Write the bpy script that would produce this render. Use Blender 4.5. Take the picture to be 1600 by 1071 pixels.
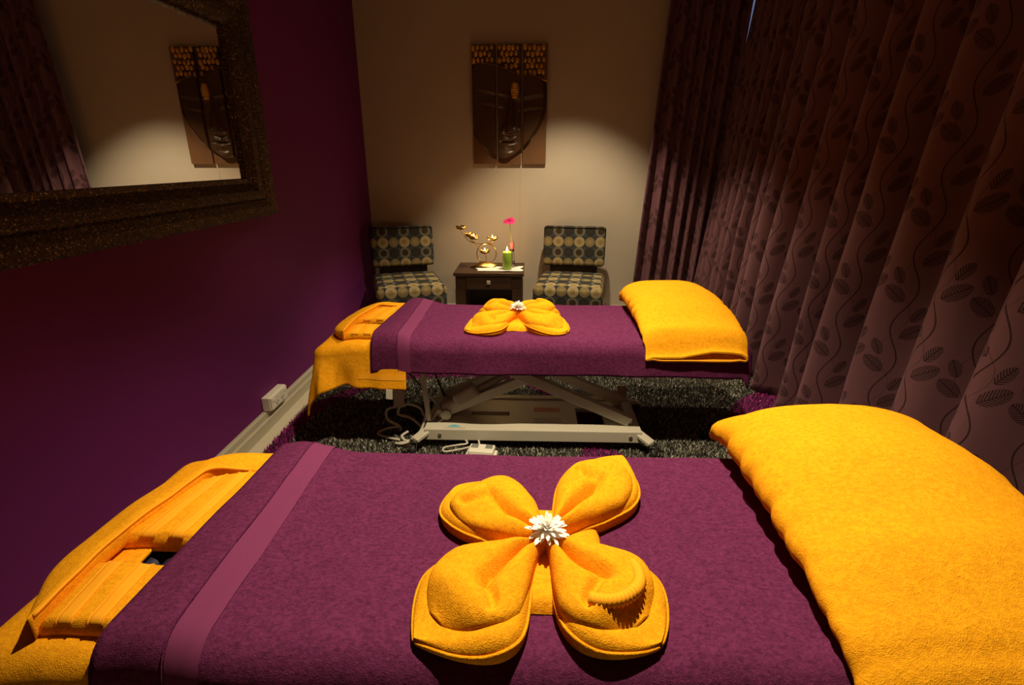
import bpy, math, random
import numpy as np
from mathutils import Vector, Matrix, noise as mnoise

random.seed(7)
R = math.radians
PI = math.pi
scene = bpy.context.scene
for o in list(bpy.data.objects):
    bpy.data.objects.remove(o)
col = scene.collection

# ------------------------------------------------------------------ camera
cam_d = bpy.data.cameras.new('camera')
cam_d.sensor_width = 36.0
cam_d.lens = 809.0 / 1600.0 * 36.0
cam_d.clip_start = 0.02
cam = bpy.data.objects.new('camera', cam_d)
col.objects.link(cam)
cam.location = (0, 0, 1.5)
cam.rotation_euler = (R(90 - 19.4), 0, R(1.85))
scene.camera = cam

# ------------------------------------------------------------------ world, lights, exposure
world = bpy.data.worlds.new('world')
scene.world = world
world.use_nodes = True
bg = world.node_tree.nodes['Background']
bg.inputs[0].default_value = (0.30, 0.42, 0.75, 1)
bg.inputs[1].default_value = 0.35
scene.view_settings.view_transform = 'Standard'
scene.view_settings.look = 'None'
scene.view_settings.exposure = 0.0
scene.view_settings.gamma = 1.0
scene.view_settings.use_curve_mapping = False

CEIL = 3.0
WARM = (1.0, 0.80, 0.50)


def downlight(x, y, watt, angle, blend, radius=0.03, aim=None):
    l = bpy.data.lights.new('ceiling_spot', 'SPOT')
    l.energy = watt
    l.color = WARM
    l.spot_size = R(angle)
    l.spot_blend = blend
    l.shadow_soft_size = radius
    ob = bpy.data.objects.new('ceiling_spot', l)
    ob.location = (x, y, CEIL - 0.03)
    if aim:
        d = Vector(aim) - ob.location
        ob.rotation_euler = d.to_track_quat('-Z', 'Y').to_euler()
    col.objects.link(ob)


downlight(0.18, 1.46, 420, 86, 0.85)
downlight(0.20, 2.95, 190, 92, 0.80)
downlight(0.36, 4.14, 240, 86, 0.50)

# ------------------------------------------------------------------ node helpers


def mat(name):
    m = bpy.data.materials.new(name)
    m.use_nodes = True
    b = m.node_tree.nodes['Principled BSDF']
    return m, m.node_tree, b


def setp(b, **k):
    names = dict(color='Base Color', rough='Roughness', metal='Metallic', spec='Specular IOR Level',
                 sheen='Sheen Weight', trans='Transmission Weight', ior='IOR', emit='Emission Color',
                 estr='Emission Strength', coat='Coat Weight', sub='Subsurface Weight', srough='Sheen Roughness',
                 stint='Sheen Tint', alpha='Alpha')
    for a, v in k.items():
        if isinstance(v, tuple) and len(v) == 3:
            v = (*v, 1)
        b.inputs[names[a]].default_value = v


class NX:
    """small expression helper around a node tree"""

    def __init__(s, nt):
        s.nt = nt

    def put(s, sock, v):
        if isinstance(v, bpy.types.NodeSocket):
            s.nt.links.new(v, sock)
        else:
            sock.default_value = v

    def m(s, op, *a):
        n = s.nt.nodes.new('ShaderNodeMath')
        n.operation = op
        for i, v in enumerate(a):
            s.put(n.inputs[i], v)
        return n.outputs[0]

    def mix(s, f, a, b):
        n = s.nt.nodes.new('ShaderNodeMix')
        n.data_type = 'RGBA'
        s.put(n.inputs[0], f)
        for k, v in ((6, a), (7, b)):
            if isinstance(v, tuple) and len(v) == 3:
                v = (*v, 1)
            s.put(n.inputs[k], v)
        return n.outputs[2]

    def coord(s, out='Object'):
        return s.nt.nodes.new('ShaderNodeTexCoord').outputs[out]

    def sep(s, v):
        n = s.nt.nodes.new('ShaderNodeSeparateXYZ')
        s.nt.links.new(v, n.inputs[0])
        return n.outputs

    def noise(s, v, scale, detail=3.0, rough=0.55, dist=0.0):
        n = s.nt.nodes.new('ShaderNodeTexNoise')
        s.nt.links.new(v, n.inputs['Vector'])
        n.inputs['Scale'].default_value = scale
        n.inputs['Detail'].default_value = detail
        n.inputs['Roughness'].default_value = rough
        n.inputs['Distortion'].default_value = dist
        return n.outputs[0]

    def voro(s, v, scale, out='Distance'):
        n = s.nt.nodes.new('ShaderNodeTexVoronoi')
        s.nt.links.new(v, n.inputs['Vector'])
        n.inputs['Scale'].default_value = scale
        return n.outputs[out]

    def ramp(s, f, *stops):
        n = s.nt.nodes.new('ShaderNodeValToRGB')
        s.put(n.inputs[0], f)
        e = n.color_ramp.elements
        while len(e) < len(stops):
            e.new(0.5)
        for k, (p, c) in enumerate(stops):
            e[k].position = p
            e[k].color = (*c, 1) if len(c) == 3 else c
        return n.outputs[0]

    def bump(s, h, strength, dist, prev=None):
        n = s.nt.nodes.new('ShaderNodeBump')
        s.put(n.inputs['Height'], h)
        n.inputs['Strength'].default_value = strength
        n.inputs['Distance'].default_value = dist
        if prev is not None:
            s.nt.links.new(prev, n.inputs['Normal'])
        return n.outputs[0]

    def map(s, v, scale=(1, 1, 1), loc=(0, 0, 0)):
        n = s.nt.nodes.new('ShaderNodeMapping')
        s.nt.links.new(v, n.inputs[0])
        n.inputs['Scale'].default_value = scale
        n.inputs['Location'].default_value = loc
        return n.outputs[0]


def sc(c, k):
    return tuple(min(1.0, x * k) for x in c)


def m_plain(name, c, rough=0.6, metal=0.0, spec=0.4, var=0.08, nscale=20, **k):
    m, nt, b = mat(name)
    setp(b, rough=rough, metal=metal, spec=spec, **k)
    x = NX(nt)
    f = x.noise(x.coord(), nscale)
    x.put(b.inputs['Base Color'], x.mix(f, sc(c, 1 - var), sc(c, 1 + var)))
    return m


def m_paint(name, c, rough=0.75):
    m, nt, b = mat(name)
    setp(b, rough=rough, spec=0.25)
    x = NX(nt)
    co = x.coord()
    f = x.noise(co, 3.0)
    x.put(b.inputs['Base Color'], x.mix(f, sc(c, 0.95), sc(c, 1.05)))
    x.put(b.inputs['Normal'], x.bump(x.noise(co, 160, 2), 0.12, 0.002))
    return m


def m_terry(name, c, dark=0.68, pile=1.0, ribs=False):
    m, nt, b = mat(name)
    setp(b, rough=1.0, spec=0.05, sheen=0.25, srough=0.6)
    b.inputs['Sheen Tint'].default_value = (*c, 1)
    x = NX(nt)
    co = x.coord()
    big = x.noise(co, 26, 4, 0.6)
    fine = x.noise(co, 230, 3, 0.7)
    loops = x.voro(co, 420)
    f = x.m('MULTIPLY', x.m('ADD', x.m('MULTIPLY', big, 0.75), x.m('MULTIPLY', fine, 0.75)), 1.0)
    f = x.ramp(f, (0.48, (0, 0, 0)), (0.80, (1, 1, 1)))
    spk = x.noise(x.map(co, (1, 1.5, 1)), 85, 6, 0.75, 0.5)
    spk = x.ramp(spk, (0.36, (0, 0, 0)), (0.56, (1, 1, 1)))
    cc = x.mix(f, sc(c, 0.5 + dark / 2), sc(c, 1.10))
    x.put(b.inputs['Base Color'], x.mix(spk, sc(c, dark), cc))
    n1 = x.bump(x.m('ADD', fine, x.m('MULTIPLY', spk, 0.6)), 0.32 * pile, 0.004)
    n2 = x.bump(loops, 0.35 * pile, 0.003, n1)
    n3 = x.bump(big, 0.25 * pile, 0.010, n2)
    x.put(b.inputs['Normal'], n3)
    return m


def m_weave(name, c, axis=(1, 0, 0)):
    m, nt, b = mat(name)
    setp(b, rough=0.9, spec=0.1)
    x = NX(nt)
    co = x.coord()
    v = x.map(co, (500, 60, 60))
    f = x.noise(v, 1.0, 2)
    x.put(b.inputs['Base Color'], x.mix(f, sc(c, 0.92), sc(c, 1.05)))
    x.put(b.inputs['Normal'], x.bump(f, 0.2, 0.001))
    return m


# ------------------------------------------------------------------ mesh helpers


class MB:
    def __init__(s):
        s.v = []
        s.f = []
        s.uv = None

    def add(s, verts, faces):
        o = len(s.v)
        s.v += [tuple(p) for p in verts]
        s.f += [tuple(i + o for i in f) for f in faces]
        return s

    def box(s, x0, x1, y0, y1, z0, z1):
        v = [(x, y, z) for z in (z0, z1) for y in (y0, y1) for x in (x0, x1)]
        return s.add(v, [(0, 2, 3, 1), (4, 5, 7, 6), (0, 1, 5, 4), (2, 6, 7, 3), (0, 4, 6, 2), (1, 3, 7, 5)])

    def rbox(s, x0, x1, y0, y1, z0, z1, r, seg=4, crown=0.0):
        """rounded box as a lofted superellipse-like shell"""
        nx = ny = nz = seg
        lo = (x0 + r, y0 + r, z0 + r)
        hi = (x1 - r, y1 - r, z1 - r)
        cu = []
        n = 2 * seg + 6
        # build from a cube grid, project corners to rounded shape
        ts = [-1 + 2 * i / n for i in range(n + 1)]
        idx = {}
        verts = []

        def vid(a, b_, c_):
            k = (round(a, 5), round(b_, 5), round(c_, 5))
            if k in idx:
                return idx[k]
            p = []
            for t, l, h in ((a, lo[0], hi[0]), (b_, lo[1], hi[1]), (c_, lo[2], hi[2])):
                p.append(t)
            # inner clamp point and direction
            half = [(hi[i] - lo[i]) / 2 + r for i in range(3)]
            cen = [(hi[i] + lo[i]) / 2 for i in range(3)]

            def warp(t, i):
                # concentrate samples near the edges
                e = r / half[i]
                a_ = abs(t)
                inner = 3.0 / n * 1.0
                cut = 1 - 2 * seg / n
                if a_ <= cut:
                    q = a_ / cut * (1 - e)
                else:
                    q = (1 - e) + (a_ - cut) / (1 - cut) * e
                return math.copysign(q, t) * half[i]
            P = [warp(p[i], i) for i in range(3)]
            Q = [max(-(half[i] - r), min(half[i] - r, P[i])) for i in range(3)]
            D = Vector([P[i] - Q[i] for i in range(3)])
            if D.length > 1e-9:
                # map cube corner to sphere
                mx = max(abs(D.x), abs(D.y), abs(D.z))
                D = D.normalized() * mx
            W = [cen[i] + Q[i] + D[i] for i in range(3)]
            if crown and c_ > 0:
                W[2] += crown * max(0, 1 - a * a) * max(0, 1 - b_ * b_) * c_
            idx[k] = len(verts)
            verts.append(tuple(W))
            return idx[k]
        faces = []
        for ax in range(3):
            for sgn in (-1, 1):
                for i in range(n):
                    for j in range(n):
                        q = []
                        for (di, dj) in ((0, 0), (1, 0), (1, 1), (0, 1)):
                            c = [0, 0, 0]
                            c[ax] = sgn
                            c[(ax + 1) % 3] = ts[i + di]
                            c[(ax + 2) % 3] = ts[j + dj]
                            q.append(vid(*c))
                        if sgn < 0:
                            q.reverse()
                        faces.append(tuple(q))
        return s.add(verts, faces)

    def bar(s, p, q, w, h, upv=(0, 0, 1)):
        p, q = Vector(p), Vector(q)
        d = (q - p).normalized()
        sd = d.cross(Vector(upv))
        if sd.length < 1e-6:
            sd = d.cross(Vector((1, 0, 0)))
        sd.normalize()
        u = sd.cross(d)
        v = []
        for b_ in (p, q):
            for a, c in ((-1, -1), (1, -1), (1, 1), (-1, 1)):
                v.append(b_ + sd * a * w / 2 + u * c * h / 2)
        return s.add(v, [(3, 2, 1, 0), (4, 5, 6, 7), (0, 1, 5, 4), (1, 2, 6, 5), (2, 3, 7, 6), (3, 0, 4, 7)])

    def tube(s, pts, r, n=8, closed=False, cap=True):
        pts = [Vector(p) for p in pts]
        m = len(pts)
        rs = r if isinstance(r, (list, tuple)) else [r] * m
        prev = None
        rings = []
        for i in range(m):
            if closed:
                t = pts[(i + 1) % m] - pts[i - 1]
            else:
                t = pts[min(i + 1, m - 1)] - pts[max(i - 1, 0)]
            t.normalize()
            if prev is None:
                a = t.orthogonal().normalized()
            else:
                a = (prev - t * prev.dot(t))
                a = a.normalized() if a.length > 1e-6 else t.orthogonal().normalized()
            prev = a
            b_ = t.cross(a)
            rings.append([pts[i] + (a * math.cos(k * 2 * PI / n) + b_ * math.sin(k * 2 * PI / n)) * rs[i] for k in range(n)])
        v = [p for rg in rings for p in rg]
        f = []
        for i in range(m if closed else m - 1):
            for k in range(n):
                a0 = i * n + k
                a1 = i * n + (k + 1) % n
                b0 = ((i + 1) % m) * n + k
                b1 = ((i + 1) % m) * n + (k + 1) % n
                f.append((a0, a1, b1, b0))
        if cap and not closed:
            f.append(tuple(range(n - 1, -1, -1)))
            f.append(tuple((m - 1) * n + k for k in range(n)))
        return s.add(v, f)

    def lathe(s, prof, n=24, c=(0, 0, 0), close=False):
        v, f = [], []
        for (r, z) in prof:
            for k in range(n):
                a = 2 * PI * k / n
                v.append((c[0] + r * math.cos(a), c[1] + r * math.sin(a), c[2] + z))
        m = len(prof)
        for i in range(m - 1):
            for k in range(n):
                f.append((i * n + k, i * n + (k + 1) % n, (i + 1) * n + (k + 1) % n, (i + 1) * n + k))
        if close:
            f.append(tuple(range(n - 1, -1, -1)))
            f.append(tuple((m - 1) * n + k for k in range(n)))
        return s.add(v, f)

    def grid(s, fn, nu, nv, wrap_u=False, skip=None):
        v, f = [], []
        for j in range(nv + 1):
            for i in range(nu + (0 if wrap_u else 1)):
                v.append(tuple(fn(i / nu, j / nv)))
        w = nu if wrap_u else nu + 1
        for j in range(nv):
            for i in range(nu):
                i2 = (i + 1) % w if wrap_u else i + 1
                if skip and skip((i + .5) / nu, (j + .5) / nv):
                    continue
                f.append((j * w + i, j * w + i2, (j + 1) * w + i2, (j + 1) * w + i))
        return s.add(v, f)

    def disc(s, c, rx, ry, n=20):
        v = [(c[0] + rx * math.cos(2 * PI * k / n), c[1] + ry * math.sin(2 * PI * k / n), c[2]) for k in range(n)]
        return s.add(v, [tuple(range(n))])

    def mesh(s, name, smooth=True):
        me = bpy.data.meshes.new(name)
        me.from_pydata(s.v, [], s.f)
        me.update()
        if smooth:
            me.polygons.foreach_set('use_smooth', [True] * len(me.polygons))
        return me

    def build(s, name, m, parent=None, smooth=True, solid=0.0, off=-1.0, sub=0, bevel=0.0, loc=None):
        me = s.mesh(name, smooth)
        ob = bpy.data.objects.new(name, me)
        col.objects.link(ob)
        me.materials.append(m)
        if parent:
            ob.parent = parent
        if loc:
            ob.location = loc
        if bevel:
            md = ob.modifiers.new('bevel', 'BEVEL')
            md.width = bevel
            md.segments = 2
            md.limit_method = 'ANGLE'
        if solid:
            md = ob.modifiers.new('solid', 'SOLIDIFY')
            md.thickness = solid
            md.offset = off
        if sub:
            md = ob.modifiers.new('sub', 'SUBSURF')
            md.levels = sub
            md.render_levels = sub
        return ob


def tag(o, label=None, cat=None, group=None, kind=None):
    for k, v in (('label', label), ('category', cat), ('group', group), ('kind', kind)):
        if v:
            o[k] = v
    return o


def thing(name, label, cat, loc=(0, 0, 0), rz=0.0, group=None):
    o = bpy.data.objects.new(name, None)
    col.objects.link(o)
    o.empty_display_size = 0.05
    o.location = loc
    o.rotation_euler = (0, 0, rz)
    return tag(o, label, cat, group)


def share(name, me, parent, loc=(0, 0, 0), rot=(0, 0, 0), scl=(1, 1, 1)):
    o = bpy.data.objects.new(name, me)
    col.objects.link(o)
    o.parent = parent
    o.location = loc
    o.rotation_euler = rot
    o.scale = scl
    return o


def fade(x, a, b):
    t = max(0.0, min(1.0, (x - a) / (b - a)))
    return t * t * (3 - 2 * t)


def nz(x, y, z=0.0, s=1.0):
    return mnoise.noise(Vector((x * s, y * s, z * s)))


def interp(x, tab):
    if x <= tab[0][0]:
        return tab[0][1]
    for (a, va), (b, vb) in zip(tab, tab[1:]):
        if x <= b:
            t = (x - a) / (b - a)
            t = t * t * (3 - 2 * t)
            return va + (vb - va) * t
    return tab[-1][1]


def spline(pts, n=8):
    pts = [Vector(p) for p in pts]
    out = []
    for i in range(len(pts) - 1):
        p0 = pts[max(i - 1, 0)]
        p1, p2 = pts[i], pts[i + 1]
        p3 = pts[min(i + 2, len(pts) - 1)]
        for k in range(n):
            t = k / n
            out.append(0.5 * ((2 * p1) + (p2 - p0) * t + (2 * p0 - 5 * p1 + 4 * p2 - p3) * t * t + (3 * p1 - p0 - 3 * p2 + p3) * t ** 3))
    out.append(pts[-1])
    return out


# ------------------------------------------------------------------ materials
M = {}
M['plum_wall'] = m_paint('plum_wall_paint', (0.150, 0.014, 0.135))
M['cream_wall'] = m_paint('cream_wall_paint', (0.52, 0.45, 0.37))
M['ceiling'] = m_paint('ceiling_paint', (0.58, 0.56, 0.50))
M['skirting'] = m_plain('skirting_paint', (0.42, 0.38, 0.30), 0.5, var=0.03)
M['orange'] = m_terry('orange_terry', (0.96, 0.40, 0.012), dark=0.80)
M['orange_weave'] = m_weave('orange_woven_band', (0.98, 0.42, 0.02))
M['purple'] = m_terry('purple_terry', (0.130, 0.024, 0.088), dark=0.55)
M['purple_weave'] = m_weave('purple_woven_band', (0.168, 0.034, 0.110))
M['vinyl'] = m_plain('navy_vinyl', (0.020, 0.018, 0.05), 0.4)
M['steel'] = m_plain('ivory_powder_coat', (0.55, 0.52, 0.44), 0.42, spec=0.5, var=0.03)
M['steel_dark'] = m_plain('grey_steel', (0.20, 0.18, 0.16), 0.4, metal=0.4)
M['chrome'] = m_plain('chrome', (0.8, 0.8, 0.78), 0.15, metal=1.0, var=0.02)
M['rubber'] = m_plain('dark_rubber', (0.02, 0.02, 0.02), 0.6)
M['white_plastic'] = m_plain('white_plastic', (0.78, 0.76, 0.68), 0.4, var=0.02)
M['grey_plastic'] = m_plain('grey_plastic', (0.22, 0.22, 0.20), 0.5)
M['beige_plastic'] = m_plain('beige_plastic', (0.42, 0.36, 0.30), 0.5)
M['cord'] = m_plain('pale_grey_cord', (0.55, 0.52, 0.46), 0.5, var=0.03)
M['tag'] = m_plain('white_label_cloth', (0.80, 0.78, 0.66), 0.8, var=0.02)
M['sticker_blue'] = m_plain('blue_sticker', (0.10, 0.42, 0.55), 0.4)
M['sticker_orange'] = m_plain('orange_sticker', (0.55, 0.14, 0.03), 0.5)
M['sticker_grey'] = m_plain('grey_sticker', (0.42, 0.40, 0.34), 0.5)
M['white_petal'] = m_plain('white_petal', (0.95, 0.93, 0.90), 0.6, var=0.03, sub=0.0)
M['yellow_heart'] = m_plain('yellow_flower_heart', (0.75, 0.55, 0.10), 0.7)
M['pink_petal'] = m_plain('magenta_petal', (0.85, 0.01, 0.20), 0.55)
M['stem'] = m_plain('green_stem', (0.14, 0.18, 0.04), 0.5)
M['green_wax'] = m_plain('lime_green_wax', (0.32, 0.50, 0.05), 0.45, var=0.04)
M['brass'] = m_plain('aged_brass', (0.55, 0.36, 0.10), 0.30, metal=1.0, var=0.25, nscale=60)
M['wax'] = m_plain('white_wax', (0.85, 0.78, 0.62), 0.4, var=0.02)
M['wick'] = m_plain('black_wick', (0.01, 0.01, 0.01), 0.9)
M['doily'] = m_weave('white_doily_cloth', (0.85, 0.82, 0.78))
M['gold'] = m_plain('dull_gold_paint', (0.75, 0.42, 0.06), 0.40, metal=0.35, var=0.35, nscale=40)
M['mirror'] = m_plain('mirror_silvering', (0.86, 0.86, 0.84), 0.0, metal=1.0, var=0.0)
M['outlet_hole'] = m_plain('outlet_slot_black', (0.02, 0.02, 0.02), 0.6)

m, nt, b = mat('clear_glass')
setp(b, color=(0.95, 0.97, 0.95), rough=0.02, trans=1.0, ior=1.45)
M['glass'] = m
m, nt, b = mat('pink_glass')
setp(b, color=(0.85, 0.25, 0.28), rough=0.05, trans=0.8, ior=1.45)
M['pink_glass'] = m
m, nt, b = mat('window_glass')
setp(b, color=(0.9, 0.95, 1.0), rough=0.0, trans=1.0, ior=1.1)
M['pane'] = m
m, nt, b = mat('candle_flame')
setp(b, color=(1, 0.7, 0.3), emit=(1.0, 0.62, 0.22), estr=14.0)
M['flame'] = m


def m_wood(name, c, c2, scale=(3, 3, 40), rough=0.45):
    m, nt, b = mat(name)
    setp(b, rough=rough, spec=0.4)
    x = NX(nt)
    co = x.map(x.coord(), scale)
    f = x.noise(co, 1.6, 5, 0.6, 0.6)
    x.put(b.inputs['Base Color'], x.mix(f, c, c2))
    x.put(b.inputs['Normal'], x.bump(f, 0.15, 0.003))
    return m


M['dark_wood'] = m_wood('dark_walnut_wood', (0.030, 0.014, 0.008), (0.060, 0.028, 0.014), (3, 40, 40))
M['chair_wood'] = m_wood('black_stained_wood', (0.014, 0.010, 0.007), (0.030, 0.018, 0.012))
M['carved_wood'] = m_wood('carved_brown_wood', (0.060, 0.030, 0.016), (0.110, 0.056, 0.028), (30, 30, 3), 0.30)
M['carved_ground'] = m_wood('carved_background_wood', (0.13, 0.060, 0.026), (0.20, 0.095, 0.042), (30, 30, 3), 0.5)


def m_frame():
    m, nt, b = mat('bronze_glitter_mosaic')
    setp(b, rough=0.28, metal=0.75, spec=0.6)
    x = NX(nt)
    co = x.coord()
    v = x.nt.nodes.new('ShaderNodeTexVoronoi')
    x.nt.links.new(co, v.inputs['Vector'])
    v.inputs['Scale'].default_value = 240
    s = x.sep(v.outputs['Color'])
    f = x.ramp(s[0], (0.0, (0.035, 0.020, 0.010)), (0.80, (0.075, 0.045, 0.022)), (0.93, (0.22, 0.08, 0.015)), (1.0, (0.60, 0.48, 0.30)))
    x.put(b.inputs['Base Color'], f)
    h = x.m('ADD', x.m('MULTIPLY', s[1], 0.8), x.noise(co, 200, 2))
    x.put(b.inputs['Normal'], x.bump(h, 0.75, 0.006))
    x.put(b.inputs['Roughness'], x.m('ADD', x.m('MULTIPLY', s[2], 0.35), 0.14))
    return m


M['frame'] = m_frame()


def m_floor():
    m, nt, b = mat('cream_floor')
    setp(b, rough=0.45, spec=0.4)
    x = NX(nt)
    co = x.coord()
    f = x.noise(co, 6, 4)
    x.put(b.inputs['Base Color'], x.mix(f, (0.46, 0.42, 0.33), (0.54, 0.50, 0.40)))
    return m


M['floor'] = m_floor()


def m_pile(name, lo, hi):
    m, nt, b = mat(name)
    setp(b, rough=0.9, spec=0.15)
    x = NX(nt)
    a = nt.nodes.new('ShaderNodeAttribute')
    a.attribute_name = 'shade'
    x.put(b.inputs['Base Color'], x.mix(a.outputs['Fac'], lo, hi))
    return m


M['pile_grey'] = m_pile('charcoal_shag', (0.016, 0.016, 0.014), (0.62, 0.60, 0.50))
M['pile_pink'] = m_pile('magenta_shag', (0.16, 0.012, 0.11), (0.62, 0.07, 0.42))
M['backing'] = m_plain('dark_rug_backing', (0.02, 0.02, 0.02), 0.9)


def m_dots():
    """dark slate upholstery with rows of tan and olive discs, uv in metres"""
    m, nt, b = mat('disc_print_upholstery')
    setp(b, rough=0.85, spec=0.15)
    x = NX(nt)
    P = 0.098
    u, v, _ = x.sep(x.coord('UV'))
    cu = x.m('DIVIDE', u, P)
    cv = x.m('DIVIDE', v, P * 1.0)
    iu = x.m('FLOOR', cu)
    iv = x.m('FLOOR', cv)
    fu = x.m('SUBTRACT', x.m('FRACT', cu), 0.5)
    fv = x.m('SUBTRACT', x.m('FRACT', cv), 0.5)
    d = x.m('SQRT', x.m('ADD', x.m('MULTIPLY', fu, fu), x.m('MULTIPLY', fv, fv)))
    pu = x.m('FLOORED_MODULO', iu, 2.0)
    pv = x.m('FLOORED_MODULO', iv, 2.0)
    outer = x.mix(pv, x.mix(pu, (0.40, 0.32, 0.17), (0.26, 0.20, 0.095)), x.mix(pu, (0.17, 0.165, 0.12), (0.030, 0.030, 0.032)))
    inner = x.mix(pv, x.mix(pu, (0.30, 0.22, 0.09), (0.33, 0.25, 0.12)), x.mix(pu, (0.050, 0.032, 0.015), (0.040, 0.034, 0.026)))
    rad = x.m('SUBTRACT', 0.50, x.m('MULTIPLY', pu, 0.045))
    edge = x.m('LESS_THAN', d, rad)
    core = x.m('LESS_THAN', d, x.m('ADD', 0.22, x.m('MULTIPLY', pv, 0.08)))
    base = x.mix(pv, (0.040, 0.043, 0.045), (0.060, 0.066, 0.072))
    c = x.mix(edge, base, x.mix(core, outer, inner))
    n = x.noise(x.coord('UV'), 260, 2)
    c = x.mix(x.m('MULTIPLY', n, 0.35), c, (0.02, 0.02, 0.02))
    x.put(b.inputs['Base Color'], c)
    x.put(b.inputs['Normal'], x.bump(n, 0.25, 0.002))
    return m


M['dots'] = m_dots()


def m_curtain():
    """mauve jacquard with trailing vines and feathered leaves, uv in metres"""
    m, nt, b = mat('mauve_vine_jacquard')
    setp(b, rough=0.62, spec=0.25, sheen=0.25, srough=0.4)
    b.inputs['Sheen Tint'].default_value = (0.6, 0.4, 0.5, 1)
    x = NX(nt)
    P, W = 0.20, 0.34
    u, v, _ = x.sep(x.coord('UV'))
    cu = x.m('DIVIDE', u, P)
    ci = x.m('FLOOR', cu)
    px = x.m('MULTIPLY', x.m('SUBTRACT', x.m('FRACT', cu), 0.5), P)
    vv = x.m('ADD', v, x.m('MULTIPLY', ci, 0.127))
    ph = x.m('MULTIPLY', vv, 2 * PI / W)
    x0 = x.m('MULTIPLY', x.m('SINE', ph), 0.030)
    line = x.m('LESS_THAN', x.m('ABSOLUTE', x.m('SUBTRACT', px, x0)), 0.0030)
    # thin side tendril
    x1 = x.m('ADD', x.m('MULTIPLY', x.m('SINE', x.m('ADD', x.m('MULTIPLY', ph, 1.0), 2.2)), 0.040), 0.012)
    line2 = x.m('LESS_THAN', x.m('ABSOLUTE', x.m('SUBTRACT', px, x1)), 0.0014)
    pat = x.m('MAXIMUM', line, x.m('MULTIPLY', line2, 0.6))

    def leaves(step, off, dx, la, lb, ang, flip, pat):
        q = x.m('DIVIDE', x.m('ADD', vv, off), step)
        k = x.m('FLOOR', q)
        y = x.m('MULTIPLY', x.m('SUBTRACT', x.m('FRACT', q), 0.5), step)
        par = x.m('FLOORED_MODULO', k, 2.0)
        sg = x.m('SUBTRACT', x.m('MULTIPLY', par, 2.0), 1.0)
        sg = x.m('MULTIPLY', sg, flip)
        lx = x.m('SUBTRACT', x.m('MULTIPLY', px, sg), dx)
        ca, sa = math.cos(ang), math.sin(ang)
        a = x.m('ADD', x.m('MULTIPLY', lx, ca), x.m('MULTIPLY', y, sa))
        bb = x.m('SUBTRACT', x.m('MULTIPLY', y, ca), x.m('MULTIPLY', lx, sa))
        e = x.m('ADD', x.m('POWER', x.m('DIVIDE', a, la), 2.0), x.m('POWER', x.m('DIVIDE', bb, lb), 2.0))
        ins = x.m('LESS_THAN', e, 1.0)
        st = x.m('SINE', x.m('MULTIPLY', x.m('SUBTRACT', a, x.m('MULTIPLY', x.m('ABSOLUTE', bb), 0.9)), 2 * PI / 0.0105))
        vein = x.m('GREATER_THAN', st, -0.25)
        mid = x.m('LESS_THAN', x.m('ABSOLUTE', bb), 0.0022)
        return x.m('MAXIMUM', pat, x.m('MULTIPLY', ins, x.m('MAXIMUM', vein, mid)))
    pat = leaves(0.17, 0.02, 0.054, 0.052, 0.030, R(38), 1.0, pat)
    pat = leaves(0.17, 0.105, 0.058, 0.040, 0.022, R(62), -1.0, pat)
    weave = x.noise(x.map(x.coord('UV'), (900, 260, 1)), 1.0, 2)
    base = x.mix(weave, (0.140, 0.060, 0.078), (0.172, 0.078, 0.098))
    c = x.mix(x.m('MULTIPLY', pat, 0.92), base, (0.030, 0.010, 0.013))
    x.put(b.inputs['Base Color'], c)
    x.put(b.inputs['Roughness'], x.m('ADD', 0.55, x.m('MULTIPLY', pat, 0.3)))
    x.put(b.inputs['Normal'], x.bump(x.m('SUBTRACT', x.m('MULTIPLY', weave, 0.3), x.m('MULTIPLY', pat, 0.5)), 0.3, 0.001))
    return m


M['curtain'] = m_curtain()

# ------------------------------------------------------------------ room shell
XL, XR, YB, YF = -1.55, 2.06, 5.15, -1.6
T = 0.10


def struct(name, mb, m, **k):
    o = mb.build(name, m, smooth=False, **k)
    o['kind'] = 'structure'
    return o


struct('floor', MB().box(XL - T, XR + T, YF - T, YB + T, -0.1, 0.0), M['floor'])
struct('ceiling', MB().box(XL - T, XR + T, YF - T, YB + T, CEIL, CEIL + 0.1), M['ceiling'])
struct('wall_left', MB().box(XL - T, XL, YF, YB, 0, CEIL), M['plum_wall'])
struct('wall_front', MB().box(XL - T, XR + T, YF - T, YF, 0, CEIL), M['cream_wall'])
# back wall with the window opening that stands behind the corner curtain
wx0, wx1, wz0, wz1 = 1.32, 2.0, 0.9, 2.85
wb = MB().box(XL - T, wx0, YB, YB + T, 0, CEIL).box(wx0, wx1, YB, YB + T, 0, wz0).box(wx0, wx1, YB, YB + T, wz1, CEIL).box(wx1, XR + T, YB, YB + T, 0, CEIL)
struct('wall_back', wb, M['cream_wall'])
struct('wall_right', MB().box(XR, XR + T, YF, YB, 0, CEIL), M['cream_wall'])
wf = MB()
for (a, b_, c, d) in ((wx0, wx0 + .04, wz0, wz1), (wx1 - .04, wx1, wz0, wz1), (wx0, wx1, wz0, wz0 + .04), (wx0, wx1, wz1 - .04, wz1)):
    wf.box(a, b_, YB + .02, YB + .07, c, d)
w1 = struct('window_1', wf, M['skirting'])
MB().box(wx0 + .04, wx1 - .04, YB + .042, YB + .048, wz0 + .04, wz1 - .04).build('pane', M['pane'], w1, smooth=False)

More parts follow.
